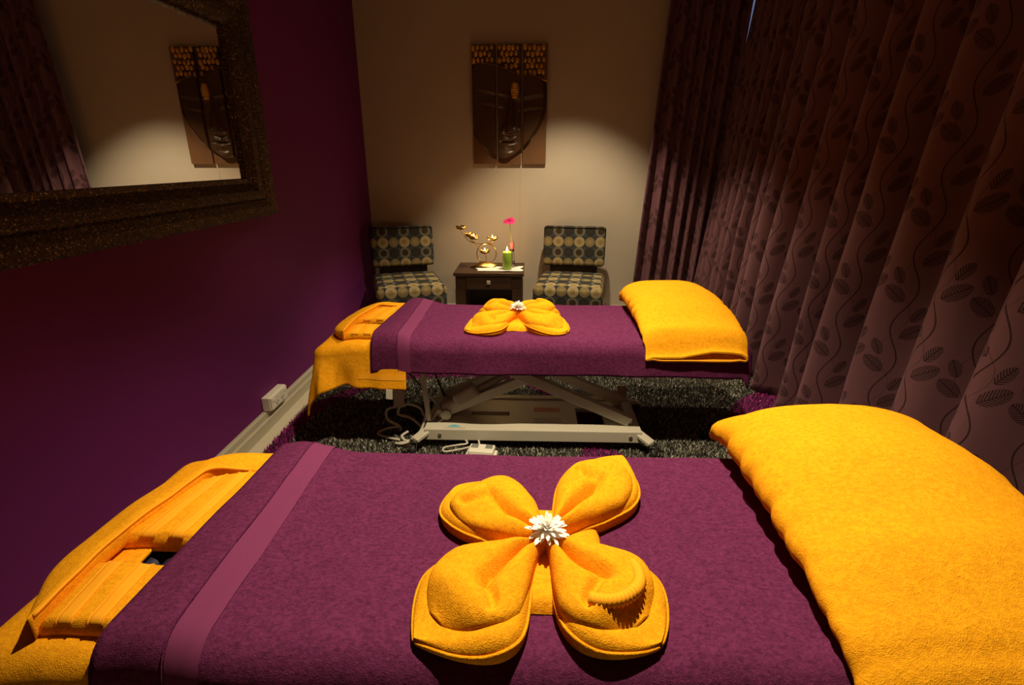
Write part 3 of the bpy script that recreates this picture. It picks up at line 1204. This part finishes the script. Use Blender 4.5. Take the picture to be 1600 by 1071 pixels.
def massage_table(label, yc):
    t = thing('massage_table', label, 'massage table', (0, yc, 0))
    cm = MB().rbox(-.86, BX1, -HALF + .012, HALF - .012, TOPZ - .085, TOPZ, .03, 3).rbox(BX0 + .015, -.855, -HALF + .02, HALF - .02, TOPZ - .085, TOPZ - .002, .04, 4)
    cm.v = [(x, y, z - (.034 * fade(x, -.86, -1.10) if z > TOPZ - .05 else 0)) for x, y, z in cm.v]
    cm.build('cushion', M['vinyl'], t)
    tf = MB().box(-.95, .98, -.30, -.26, .49, .53).box(-.95, .98, .26, .30, .49, .53)
    for x in (-.95, -.45, .0, .45, .94):
        tf.box(x, x + .04, -.26, .26, .49, .53)
    tf.build('top_frame', M['steel'], t, smooth=False)
    # floor base: two rails, cross plates with openings between them
    y0, y1 = -.345, .10
    bs = MB().box(-.555, .615, y0, y0 + .055, .065, .135)
    bs.build('base_rail', M['steel'], t, smooth=False, bevel=.006)
    MB().box(-.555, .615, y1 - .055, y1, .065, .135).build('base_rail', M['steel'], t, smooth=False, bevel=.006)
    bp = MB()
    ops = [(-.32, -.10), (.28, .43)]
    xs = [-.555] + [q for o_ in ops for q in o_] + [.615]
    for a, b_ in zip(xs[::2], xs[1::2]):
        bp.box(a, b_, y0 + .05, y1 - .05, .105, .128)
    for a, b_ in ops:
        bp.box(a, b_, y0 + .05, y0 + .09 + (.0 if a > 0 else .09), .105, .128)
        bp.box(a, b_, y1 - .22 if a < 0 else y1 - .16, y1 - .05, .105, .128)
    bp.build('base_plate', M['steel'], t, smooth=False)
    for x in (-.47, .555):
        MB().lathe([(.0005, 0), (.011, 0), (.010, .004), (.004, .005), (.0005, .003)], 12).build('bolt', M['chrome'], t, loc=(x, y0 - .001, .10)).rotation_euler = (R(90), 0, 0)
    # scissor arms, two crossing pairs
    for yy in (-.245, .0):
        MB().bar((.56, yy, .15), (-.22, yy, .50), .05, .055).build('scissor_arm', M['steel'], t, smooth=False, bevel=.004)
        MB().bar((-.50, yy + .052, .15), (.28, yy + .052, .50), .045, .055).build('scissor_arm', M['steel'], t, smooth=False, bevel=.004)
        MB().lathe([(.0005, -.06), (.018, -.06), (.018, .02), (.0005, .02)], 14).build('pivot', M['steel_dark'], t, loc=(.03, yy, .385)).rotation_euler = (R(90), 0, 0)
    MB().bar((.56, -.25, .15), (.56, .06, .15), .03, .03).build('cross_tube', M['steel'], t, smooth=False)
    MB().bar((-.50, -.20, .15), (-.50, .06, .15), .03, .03).build('cross_tube', M['steel'], t, smooth=False)
    # lifting actuator
    ac = MB().tube([(-.47, -.19, .185), (-.36, -.19, .25), (-.355, -.19, .253), (-.05, -.16, .42)], [.038, .038, .022, .020], 16)
    ac.build('actuator', M['beige_plastic'], t, bevel=.003)
    MB().rbox(-.06, .08, -.035, .035, -.045, .045, .02, 3).build('actuator_motor', M['beige_plastic'], t, loc=(-.345, -.215, .275)).rotation_euler = (0, R(-32), 0)
    MB().tube([(-.45, -.245, .165), (-.45, -.175, .165)], .030, 18).build('actuator_end', M['steel'], t, bevel=.003)
    # thin diagonal stay rods below the head end
    for a, b_ in (((-.70, -.25, .50), (-.46, -.22, .17)), ((-.60, -.02, .50), (-.50, .02, .16)), ((-.72, -.27, .50), (-.90, -.2, .50))):
        MB().tube([a, b_], .007, 8).build('stay_rod', M['steel_dark'], t)
    MB().bar((-.575, -.24, .50), (-.545, -.24, .135), .022, .03, (0, 1, 0)).build('stay_plate', M['steel'], t, smooth=False)
    # feet with castors on short angled brackets
    for x, y, sx, sy in ((-.555, y0 + .02, -1, -1), (.615, y0 + .02, 1, -1), (-.555, y1 - .02, -1, 1), (.615, y1 - .02, 1, 1)):
        br = MB().bar((x - sx * .03, y + .02 * (sy < 0), .118), (x + sx * .045, y + sy * .055, .085), .055, .022).build('foot_bracket', M['steel'], t, smooth=False, bevel=.005)
        cst = MB().tube([(x + sx * .055 - .012, y + sy * .062, .030), (x + sx * .055 + .012, y + sy * .062, .030)], .029, 18).build('castor', M['rubber'], t, bevel=.003)
        MB().tube([(x + sx * .055 - .016, y + sy * .062, .030), (x + sx * .055 + .016, y + sy * .062, .030)], .010, 12).build('hub', M['chrome'], cst)
        fk = MB().bar((x + sx * .055 - .019, y + sy * .062, .026), (x + sx * .05 - .019, y + sy * .06, .085), .004, .026, (0, 1, 0)).bar((x + sx * .055 + .019, y + sy * .062, .026), (x + sx * .05 + .019, y + sy * .06, .085), .004, .026, (0, 1, 0)).box(x + sx * .05 - .021, x + sx * .05 + .021, y + sy * .06 - .013, y + sy * .06 + .013, .078, .086)
        fk.build('castor_fork', M['chrome'], t, smooth=False)
        MB().bar((x + sx * .06, y + sy * .075, .062), (x + sx * .105, y + sy * .088, .056), .018, .008).build('brake_pedal', M['chrome'], t, smooth=False, bevel=.002)
    # upright lug with two screws at the far foot corner
    MB().box(.545, .60, y1 - .02, y1 + .0, .128, .205).build('upright_lug', M['beige_plastic'], t, smooth=False)
    for x in (.556, .588):
        MB().lathe([(.0005, 0), (.009, 0), (.008, .005), (.0005, .006)], 10).build('screw', M['chrome'], t, loc=(x, y1 - .010, .205))
    # stickers on the base
    MB().add([(-.435, y0 + .026, .1357), (-.355, y0 + .026, .1357), (-.372, y0 + .040, .1357), (-.395, y0 + .052, .1357), (-.418, y0 + .040, .1357)], [(0, 1, 2, 3, 4)]).build('blue_sticker', M['sticker_blue'], t, smooth=False)
    MB().box(-.45, -.33, y0 + .008, y0 + .020, .1345, .1356).build('printed_label', M['sticker_grey'], t, smooth=False)
    MB().box(.04, .19, y0 + .235, y0 + .285, .1275, .1290).build('orange_sticker', M['sticker_orange'], t, smooth=False)
    MB().box(.04, .19, y0 + .10, y0 + .16, .1275, .1290).build('printed_label', M['sticker_grey'], t, smooth=False)
    # control box hanging under the head end, with coiled cables
    cbx = MB().rbox(-.028, .028, -.02, .02, -.065, .065, .006, 3).build('control_box', M['beige_plastic'], t, loc=(-.715, -.20, .258))
    cbx.rotation_euler = (R(8), R(4), 0)
    MB().tube(spline([(-.715, -.20, .32), (-.70, -.21, .40), (-.68, -.24, .49)], 6), .006, 8).build('cable', M['rubber'], t)
    loops = [
        [(-.73, -.20, .195), (-.79, -.20, .17), (-.79, -.20, .11), (-.73, -.20, .07), (-.72, -.2, .04)],
        [(-.70, -.20, .195), (-.66, -.21, .215), (-.60, -.20, .185), (-.585, -.2, .14)],
        [(-.715, -.20, .192), (-.73, -.19, .14), (-.66, -.21, .13), (-.60, -.23, .09), (-.58, -.26, .06), (-.64, -.30, .035), (-.75, -.28, .035), (-.84, -.24, .04), (-.80, -.22, .06), (-.72, -.2, .07)],
        [(-.545, -.22, .25), (-.56, -.24, .17), (-.585, -.27, .09), (-.63, -.32, .05), (-.70, -.33, .035)],
        [(-.50, -.20, .17), (-.545, -.25, .11), (-.60, -.30, .06), (-.67, -.34, .04), (-.72, -.33, .035)],
        [(-.40, -.20, .20), (-.47, -.24, .14), (-.56, -.30, .075), (-.64, -.33, .045), (-.69, -.30, .06), (-.66, -.27, .075)],
    ]
    for lp_ in loops:
        MB().tube(spline(lp_, 8), .0075, 8).build('cable', M['cord'], t)
    return t


def rect_of(yc, inset):
    return (BX0 + inset, BX1 - inset, yc - HALF + inset, yc + HALF - inset)


def purple_towel(label, yc, seed, z_hem=.155):
    r = .075
    rect = rect_of(yc, r - .012)
    a0, a1 = -.785, BX1 + .11
    b0, b1 = yc - HALF - z_hem, yc + HALF + z_hem - .03
    root = thing('bath_towel', label, 'towel', (0, yc, 0))

    def surf(a, b_, dz=0.0, grow=0.0):
        top = TOPZ + .033 + dz
        x, y, z, d = drape(a, b_, top, rect, r + grow, fold=.007, fk=7.5, seed=seed)
        k = fade(a, -.50, -.66)
        up = 1 - fade(d, .0, .10)
        z += (.026 * k + .012 * math.exp(-((a + .69) / .05) ** 2)) * up
        z += .006 * nz(a, b_, seed, 3.2) * up + .004 * nz(a, b_, seed + 3, 9) * up
        z += .003 * math.exp(-((a + .605 - .02 * (b_ - yc)) / .012) ** 2) * up
        y += .004 * nz(a, z, seed + 6, 8) * fade(d, .02, .1)
        z += (.010 * nz(a * 2.2, b_, seed + 4, 2) * fade(d, .1, .2))
        return x, y - yc, z
    bnd0, bnd1 = -.655, -.590

    def body(u, v):
        al = -.805 + .075 * v
        a = al + (a1 - al) * u
        # left hem runs slightly uneven
        a += .012 * nz(v * 3, seed) * (1 - u)
        b_ = b0 + (b1 - b0) * v
        b_ += .012 * nz(a * 1.7, seed + 2) * (1 if v < .5 else -1) * abs(v - .5) * 2
        dip = -.0025 if bnd0 < a < bnd1 else 0.0
        return surf(a, b_, dip)
    MB().grid(body, 150, 90).build('terry_cloth', M['purple'], root, solid=.010, off=-1)

    def band(u, v):
        a = bnd0 + .002 + (bnd1 - bnd0 - .004) * u
        b_ = b0 + (b1 - b0) * v
        b_ += .012 * nz(a * 1.7, seed + 2) * (1 if v < .5 else -1) * abs(v - .5) * 2
        return surf(a, b_, .0012, .0012)
    MB().grid(band, 6, 110).build('woven_band', M['purple_weave'], root)

    def stitch(v):
        return surf(bnd0 - .002, b0 + (b1 - b0) * v, .0012, .001)
    MB().tube([stitch(i / 120) for i in range(121)], .0022, 5).build('stitched_edge', M['purple'], root)
    return root


def end_drape(label, yc, seed):
    """orange towel laid over the head end and hanging down at three sides"""
    r = .06
    rect = rect_of(yc, r - .006)
    root = thing('head_end_towel', label, 'towel', (0, yc, 0))
    a0, a1 = BX0 - .235, -.62
    b0, b1 = yc - HALF - .215, yc + HALF + .20
    hole = (-.885, -.60, yc - .165, yc - .075)

    def fn(u, v):
        a = a0 + (a1 - a0) * u
        b_ = b0 + (b1 - b0) * v
        near = fade(v, .30, .0)
        b_ -= near * (.045 * fade(a, -.98, -1.20) - .015 * math.exp(-((a + .93) / .05) ** 2))
        x, y, z, d = drape(a, b_, TOPZ + .016, rect, r - .012 * fade(a, -.86, -.76), fold=.022 * fade(a, -.74, -.84), fk=8.0, seed=seed, flare=.20)
        # the end sags towards the wall: the cushion corner is rounded off
        z -= .030 * fade(a, -.86, -1.10) * (1 - fade(d, .0, .15))
        x -= .012 * near * fade(d, .1, .3) * fade(a, -1.0, -1.2)
        y -= near * fade(d, .05, .22) * (.030 * math.exp(-((a + 1.06) / .06) ** 2) - .040 * math.exp(-((a + .94) / .045) ** 2))
        z += .004 * nz(a, b_, seed, 5)
        return x, y - yc, z

    def skip(u, v):
        a = a0 + (a1 - a0) * u
        b_ = b0 + (b1 - b0) * v
        return hole[0] < a < hole[1] and hole[2] < b_ < hole[3]
    MB().grid(fn, 70, 100, skip=skip).build('terry_cloth', M['orange'], root, solid=.010, off=-1)
    # flat woven strip along the near hem
    def strip(u, v):
        ua = (-.86 - a0) / (a1 - a0)
        x, y, z = fn(ua + (1 - ua) * u, (.050 + .030 * v) / (b1 - b0))
        return x, y - .0022, z
    MB().grid(strip, 40, 3).build('woven_band', M['orange_weave'], root)
    p = fn((-.705 - a0) / (a1 - a0), 0.0)
    MB().box(-.0165, .0165, -.0012, .0012, -.052, .004).build('care_label', M['tag'], root, smooth=False, loc=(p[0], p[1] - .004, p[2])).rotation_euler = (R(4), R(5), 0)
    return root


def face_towel(label, yc, seed):
    """folded hand towel around the face hole: outer roll and two arms"""
    root = thing('folded_face_towel', label, 'towel', (-.86, yc, TOPZ + .018))
    ox, oy = -.86, yc
    zb = 0.0

    def slab(name, poly, th, mat_, parent, seedk, zfun=None):
        """rounded slab over quad poly (4 corners, ccw), lofted with soft edges"""
        A, B, C_, D = [Vector((*p, 0)) for p in poly]

        def pos(u, v):
            return (A * (1 - u) + B * u) * (1 - v) + (D * (1 - u) + C_ * u) * v

        def top(u, v):
            p = pos(u, v)
            e = min(u, 1 - u) * (B - A).length
            f_ = min(v, 1 - v) * (D - A).length
            k = min(1, e / .018)
            k2 = min(1, f_ / .018)
            k = math.sqrt(max(0, 1 - (1 - k) ** 2)) * math.sqrt(max(0, 1 - (1 - k2) ** 2))
            z = th * (.35 + .65 * k) + .004 * nz(p.x, p.y, seed + seedk, 14)
            g = zfun(p.x, p.y) if zfun else 0.0
            return (p.x - ox, p.y - oy, zb + z + g)

        def bot(u, v):
            p = pos(u, v)
            g = zfun(p.x, p.y) if zfun else 0.0
            return (p.x - ox, p.y - oy, zb + .001 + g)
        mb = MB()
        nU, nV = 30, 30
        mb.grid(top, nU, nV)
        mb.grid(lambda u, v: bot(1 - u, v), nU, nV)
        # stitch sides
        w = nU + 1
        off = (nU + 1) * (nV + 1)
        fs = []
        for j in range(nV):
            fs.append((j * w, (j + 1) * w, off + (j + 1) * w + nU, off + j * w + nU))
            fs.append((j * w + nU, off + j * w, off + (j + 1) * w, (j + 1) * w + nU))
        for i in range(nU):
            fs.append((i, off + nU - i, off + nU - i - 1, i + 1))
            fs.append((nV * w + i, nV * w + i + 1, off + nV * w + nU - i - 1, off + nV * w + nU - i))
        mb.f += fs
        o = mb.build(name, mat_, parent)
        return o, top

    def sag(x, y):
        return -.030 * fade(x, -.86, -1.10)
    y_ = lambda d: yc + d
    # far arm and near arm
    a1, t1 = slab('arm', [(-.965, y_(-.070)), (-.68, y_(-.092)), (-.68, y_(.235)), (-.905, y_(.165))], .036, M['orange'], root, 1, sag)
    a2, t2 = slab('arm', [(-.945, y_(-.315)), (-.70, y_(-.325)), (-.70, y_(-.165)), (-.965, y_(-.140))], .034, M['orange'], root, 2, sag)
    for ao, tp in ((a1, t1), (a2, t2)):
        for u0, u1 in ((.17, .30), (.44, .56)):
            def bandf(u, v, tp=tp, u0=u0, u1=u1):
                x, y, z = tp(u0 + (u1 - u0) * u, .01 + .98 * v)
                return x, y, z + .0012
            MB().grid(bandf, 4, 30).build('woven_band', M['orange_weave'], ao, solid=.0015)
            for uu in (u0, u1):
                pts = []
                for i in range(31):
                    x, y, z = tp(uu, .01 + .98 * i / 30)
                    pts.append((x, y, z + .0012))
                MB().tube(pts, .0022, 5).build('band_stitch', M['orange_weave'], ao)
    # outer folded roll that wraps round the head end
    path = [(-.70, .325), (-.80, .315), (-.92, .275), (-1.00, .18), (-1.045, .05), (-1.055, -.08), (-1.045, -.18), (-.99, -.275), (-.955, -.315)]
    sp = spline([(*p, 0) for p in path], 8)
    inner_pts = [(-.70, .225), (-.80, .205), (-.885, .180), (-.905, .125), (-.925, .04), (-.945, -.05), (-.955, -.13), (-.950, -.22), (-.940, -.325)]
    sp2 = spline([(*p, 0) for p in inner_pts], 8)
    nn = len(sp)

    def roll(u, v):
        i = v * (nn - 1)
        k = min(nn - 2, int(i))
        fr = i - k
        po = sp[k].lerp(sp[k + 1], fr)
        pi = sp2[k].lerp(sp2[k + 1], fr)
        th = u * 2 * PI
        c, s_ = math.cos(th), math.sin(th)
        e = math.copysign(abs(c) ** .6, c)
        mid = (po + pi) / 2
        hv = (po - pi) / 2
        p = mid + hv * e
        z = .024 + .026 * math.copysign(abs(s_) ** .7, s_)
        if e > .3 and s_ > 0:
            z -= .010 * (e - .3)
        z += .010 * max(0, -e) * (s_ > 0)
        z = z * (.55 + .45 * fade(v, .08, .30))
        x, y = p.x, p.y
        z += sag(x, 0) + .004 * nz(x, y, seed, 11)
        return (x - ox, y, max(z, -.05) + .002)
    mb = MB().grid(roll, 28, 64, wrap_u=True)
    mb.f.append(tuple(range(27, -1, -1)))
    mb.f.append(tuple(64 * 28 + k for k in range(28)))
    mb.build('outer_fold', M['orange'], root)
    # raised selvedge along the inner side of the roll
    pts = []
    for i in range(60):
        x, y, z = roll(.44, .12 + .86 * i / 59)
        pts.append((x, y, z + .003))
    MB().tube(pts, .0045, 6).build('selvedge', M['orange_weave'], root)
    return root


def wrapped_pillow(label, yc, seed, px=.86, hx=.285, over=.085, droop=.055, thick=1.0, crn=.30):
    root = thing('pillow', label, 'pillow', (px, yc, TOPZ + .03))
    ya, yb = yc - HALF - over, yc + HALF + .045

    def cs(v):
        hh = interp(v, [(0, .026), (.10, .040), (.35, .072), (.62, .086), (.86, .082), (.955, .056), (1.0, .016)]) * (1 + (thick - 1) * fade(v, .2, .7))
        lift = interp(v, [(0, -droop), (.07, -droop * .55), (.17, .0), (1, 0)])
        return hh, lift

    def floor_z(y):
        dy = (yc - HALF + .063) - y
        if dy <= 0:
            return 0.0
        if dy < .0745:
            return -(.075 - math.sqrt(.075 ** 2 - dy * dy))
        return -9.0

    def body(u, v):
        th = u * 2 * PI
        hh, lift = cs(v)
        lift = max(lift, floor_z(ya + (yb - ya) * v))
        c, s_ = math.cos(th), math.sin(th)
        X = math.copysign(abs(c) ** .50, c)
        Z = math.copysign(abs(s_) ** .80, s_)
        w = hx * (1 - .05 * fade(v, .93, 1.0)) * (1 + .03 * math.sin(v * 3))
        y = ya + (yb - ya) * v
        y += .025 * (X ** 2) * fade(v, .9, 1.0)
        # pinched gathers along both long sides
        pin = abs(X) ** 6
        d = pin * (.016 * nz(y * 11, X * 2, seed) + .010 * nz(y * 27, X * 2, seed + 2))
        x = w * X - math.copysign(1, X) * abs(d) * 1.3
        crown = 1 - crn * X * X
        z = hh * (1 + .004) + hh * Z * crown + lift
        if s_ > 0:
            kk = fade(X, .25, -.25) * (1 - fade(v, .0, .10))
            z += (.016 + lift - z) * kk * .92
        if s_ < 0:
            z = max(z, .006 + lift)
        z += .006 * nz(x * 5, y * 5, seed + 7) + .022 * fade(X, .2, 1) * fade(v, .5, .1) * 0
        z -= .012 * fade(abs(X), .85, 1.0) * fade(v, .22, .0)
        return (x, y - yc, z)
    MB().grid(body, 72, 90, wrap_u=True).build('towel_sleeve', M['orange'], root, solid=.008, off=-1)
    hem = [body(k / 72, 0.004) for k in range(72)]
    MB().tube(hem, .0045, 6, closed=True).build('sleeve_hem', M['orange_weave'], root)

    # pillow core seen through the open sleeve
    def core(u, v):
        th = u * 2 * PI
        vv = .10 + .86 * v
        x, y, z = body(u, vv)
        hh, lift = cs(vv)
        k = .86 * math.sqrt(max(0.02, 1 - (2 * v - 1) ** 8))
        return (x * k, y, (z - hh - lift) * k + hh + lift)
    mb = MB().grid(core, 36, 24, wrap_u=True)
    mb.f.append(tuple(range(35, -1, -1)))
    mb.f.append(tuple(24 * 36 + k for k in range(36)))
    mb.build('pillow_core', M['purple'], root)
    return root


# towel folded into a four-petal flower


def towel_flower(label, cx, cy, z, rz, specs, seed, s=1.0):
    root = thing('towel_flower', label, 'folded towel', (cx, cy, z), rz)
    # square folded pad below the petals

    def pad(u, v):
        x, y = (u * 2 - 1), (v * 2 - 1)
        k = math.sqrt(max(0, 1 - abs(x) ** 7)) * math.sqrt(max(0, 1 - abs(y) ** 7))
        return (x * .130 * s, y * .155 * s, .030 * k + .003 * nz(x * 3, y * 3, seed))
    MB().grid(pad, 30, 30).build('base_fold', M['orange'], root)

    for (ang, L, wmax, tip, rim, lip, hgt) in specs:
        L *= s
        wmax *= s

        def half(r, q=tip):
            r = max(0.0, min(1.0, r))
            return max(.013 * s * (1 - r), wmax * max(0.0, math.sin(PI * r ** 1.55)) ** q * .98 + .0015)

        def hgt_at(r):
            return hgt * interp(r, [(0, .80), (.25, 1.0), (.65, .98), (1.0, .95 if (rim == .90 and tip > .85) else .34)])

        def shell(u, v):
            r = 1 - (1 - v) ** 1.7
            w = half(r)
            h = hgt_at(r) * rim
            th = u * 2 * PI - PI / 2
            c, s_ = math.cos(th), math.sin(th)
            X = math.copysign(abs(c) ** .55, c)
            side = 1 if X > 0 else -1
            if lip > 0 and side > 0:
                X *= 1 + .16 * lip * fade(r, .2, .6)
            if s_ < 0:
                zz = 0.0
                X *= .86
            else:
                zz = (s_ ** .62) * h
                # rim stands slightly above the floor of the petal
                zz *= 1 - (.16 + .50 * (1 - fade(r, .55, .9))) * math.exp(-(X / .70) ** 4)
            zz += (.006 * nz(L * r * 12, X * w * 12, seed + ang)) * (s_ > 0.05)
            return L * r, X * w, max(0.0, zz)
        NU, NV = 60, 44
        pet = MB().grid(shell, NU, NV, wrap_u=True).build('petal', M['orange'], root)
        pet.rotation_euler = (0, 0, ang)
        ri, si = (.87, .90) if lip == 0 else (.84, .93)

        def inner(u, v):
            q_ = 1 - (1 - v) ** 1.5
            r = .02 + ri * q_
            w = si * half(.02 + .96 * q_, min(tip, .6)) * (half(r) / max(half(r), half(.02 + .96 * q_, min(tip, .6)) * .92))
            h = hgt_at(r)
            if u < .75:
                X = (u / .75) * 2 - 1
                X = .6 * X + .4 * X ** 3
                s_ = (1 - X * X) ** .4
            else:
                X = 1 - 2 * (u - .75) / .25
                s_ = -1.0
            off = .10 * math.sin(r * 4 + ang * 3) + .10 * (1 if lip else -1) * fade(r, .3, .7)
            cre = math.exp(-abs((X - off) / (.10 + .10 * (1 - q_))) ** 1.3) * (1 - fade(q_, .50, .80))
            # pocket: a second crease turns sideways where the roll ends
            sd = 1 if lip >= 0 else -1
            d2 = (q_ - .64 - .16 * (X * sd) ** 2)
            poc = math.exp(-(d2 / .045) ** 2) * fade(X * sd, -.25, .25) * (1 - fade(X * sd, .62, .85))
            if s_ >= 0:
                zz = h * (.52 + .70 * s_ * (1 - .85 * cre) - .30 * poc)
                zz -= h * .34 * fade(q_, .80, 1.0) ** 2
            else:
                zz = h * .30
            zz += .008 * nz(r * L * 16, X * w * 16, seed + ang * 2 + 5) * (s_ > 0)
            return L * r, X * w, zz
        mb2 = MB().grid(inner, 96, 60, wrap_u=True)
        mb2.f.append(tuple(60 * 96 + k for k in range(96)))
        mb2.build('inner_fold', M['orange'], pet)
        # doubled cloth edge lying along both flanks
        for uu in (.285, .715):
            pts = []
            for i in range(40):
                x, y, zz = shell(uu, .10 + .88 * i / 39)
                pts.append((x, y * 1.01, zz))
            MB().tube(pts, .0038, 6).build('edge_seam', M['orange'], pet)
        if lip < 0:
            # ribbed woven hem curled inside this petal
            rp = []
            for i in range(70):
                t = i / 69
                a_ = -1.15 + 2.35 * t
                rp.append((L * (.50 + .27 * math.cos(a_)), wmax * .60 * math.sin(a_), hgt * 1.10 - .02 * abs(t - .5)))
            rad = [.0115 + (.0022 if i % 3 else -.0016) for i in range(70)]
            MB().tube(rp, rad, 10).build('ribbed_hem', M['orange_weave'], pet)
    return root


def white_bloom(label, loc, rz, s=1.0):
    root = thing('white_blossom', label, 'flower', loc, rz)
    MB().lathe([(.0005, -.006), (.009, -.004), (.011, .003), (.007, .009), (.0005, .011)], 12).build('flower_heart', M['white_petal'], root).scale = (s, s, s)
    pm = MB()

    def fn(a, b_):
        q = a * 2 - 1
        w = .0052 * math.sin(PI * (b_ * .84 + .10)) ** .6
        return (.006 + .036 * b_, q * w, .002 + .012 * b_ - .006 * b_ * b_ + .0015 * q * q)
    me = pm.grid(fn, 4, 6).mesh('blossom_petal')
    me.materials.append(M['white_petal'])
    rnd = random.Random(int(loc[1] * 100))
    for layer, (n_, tilt, k) in enumerate(((17, 8, 1.0), (15, -8, .92), (13, -26, .80), (10, -48, .62))):
        for i in range(n_):
            q = k * s * rnd.uniform(.85, 1.1)
            share('petal', me, root, (0, 0, .003 * layer), (R(rnd.uniform(-14, 14)), R(tilt + rnd.uniform(-9, 9)), i * 2 * PI / n_ + layer * .2 + rnd.uniform(-.1, .1)), (q, q, q))
    MB().tube([(0, 0, -.004), (.012, -.022, -.010), (.016, -.034, -.012)], .0018, 6).build('stem', M['stem'], root)
    return root


YREAR, YFRONT = 2.805, 1.045
massage_table('ivory framed electric massage table nearer the chairs, scissor base in view', YREAR)
massage_table('massage table in the foreground, hidden under towels', YFRONT)
end_drape('orange towel hanging over the head end of the far massage table', YREAR, 1.0)
end_drape('orange towel draped over the head end of the foreground massage table', YFRONT, 2.2)
face_towel('folded orange hand towel around the face hole of the far massage table', YREAR, 3.0)
face_towel('folded orange hand towel with woven bands around the foreground face hole', YFRONT, 6.0)
purple_towel('purple bath towel spread over the far massage table', YREAR, 1.3)
purple_towel('purple bath towel spread over the foreground massage table', YFRONT, 4.6, .17)
wrapped_pillow('orange towel wrapped pillow with open end on the far massage table', YREAR, 2.0, .825, .248, .040, .080)
wrapped_pillow('large orange towel wrapped pillow on the foreground massage table', YFRONT, 5.0, thick=1.22, crn=.42)

# petals: angle, length, half width, tip sharpness, rim height, lip, height
tzf = TOPZ + .036
spec_f = [(R(134), .335, .112, .52, .86, 0.0, .070),
          (R(57), .420, .104, .86, .90, 0.0, .074),
          (R(223), .340, .120, .88, .86, 1.0, .074),
          (R(-48), .305, .120, .74, .86, -.3, .074)]
towel_flower('orange towel folded into a four petal flower on the foreground purple towel', .045, .945, tzf, 0, spec_f, 3.0)
white_bloom('white daisy like blossom in the middle of the foreground towel flower', (.047, .940, tzf + .076), .3, 1.12)
spec_r = [(R(136), .280, .108, .45, .95, 0.0, .085),
          (R(44), .285, .108, .45, .95, 0.0, .088),
          (R(216), .330, .106, .70, .90, 1.0, .072),
          (R(-37), .320, .114, .60, .90, 0.0, .076)]
towel_flower('orange towel folded into a flower on the far purple towel', -.055, 2.745, tzf, 0, spec_r, 8.0)
white_bloom('white blossom in the middle of the far towel flower', (-.055, 2.745, tzf + .085), .1, 1.05)

# foot switch on the rug between the tables
fs = thing('foot_switch', 'white two button foot switch with looped cord on the rug', 'foot switch', (-.238, 2.372, .022), R(-6))
MB().rbox(-.082, .082, -.062, .045, 0, .022, .008, 3).build('base_tray', M['white_plastic'], fs)
MB().rbox(-.068, .068, -.030, .052, .018, .050, .010, 3).build('housing', M['white_plastic'], fs)
for s_ in (-1, 1):
    MB().rbox(s_ * .038 - .019, s_ * .038 + .019, .004, .040, .047, .054, .003, 2).build('button', M['grey_plastic'], fs)
MB().tube(spline([(-.02, .05, .035), (-.04, .10, .05), (-.10, .14, .075), (-.125, .10, .06), (-.09, .07, .035), (-.14, .05, .03), (-.21, .04, .015), (-.20, .005, .012), (-.12, .03, .018), (-.07, .04, .03)], 8), .0055, 8).build('cord', M['cord'], fs)
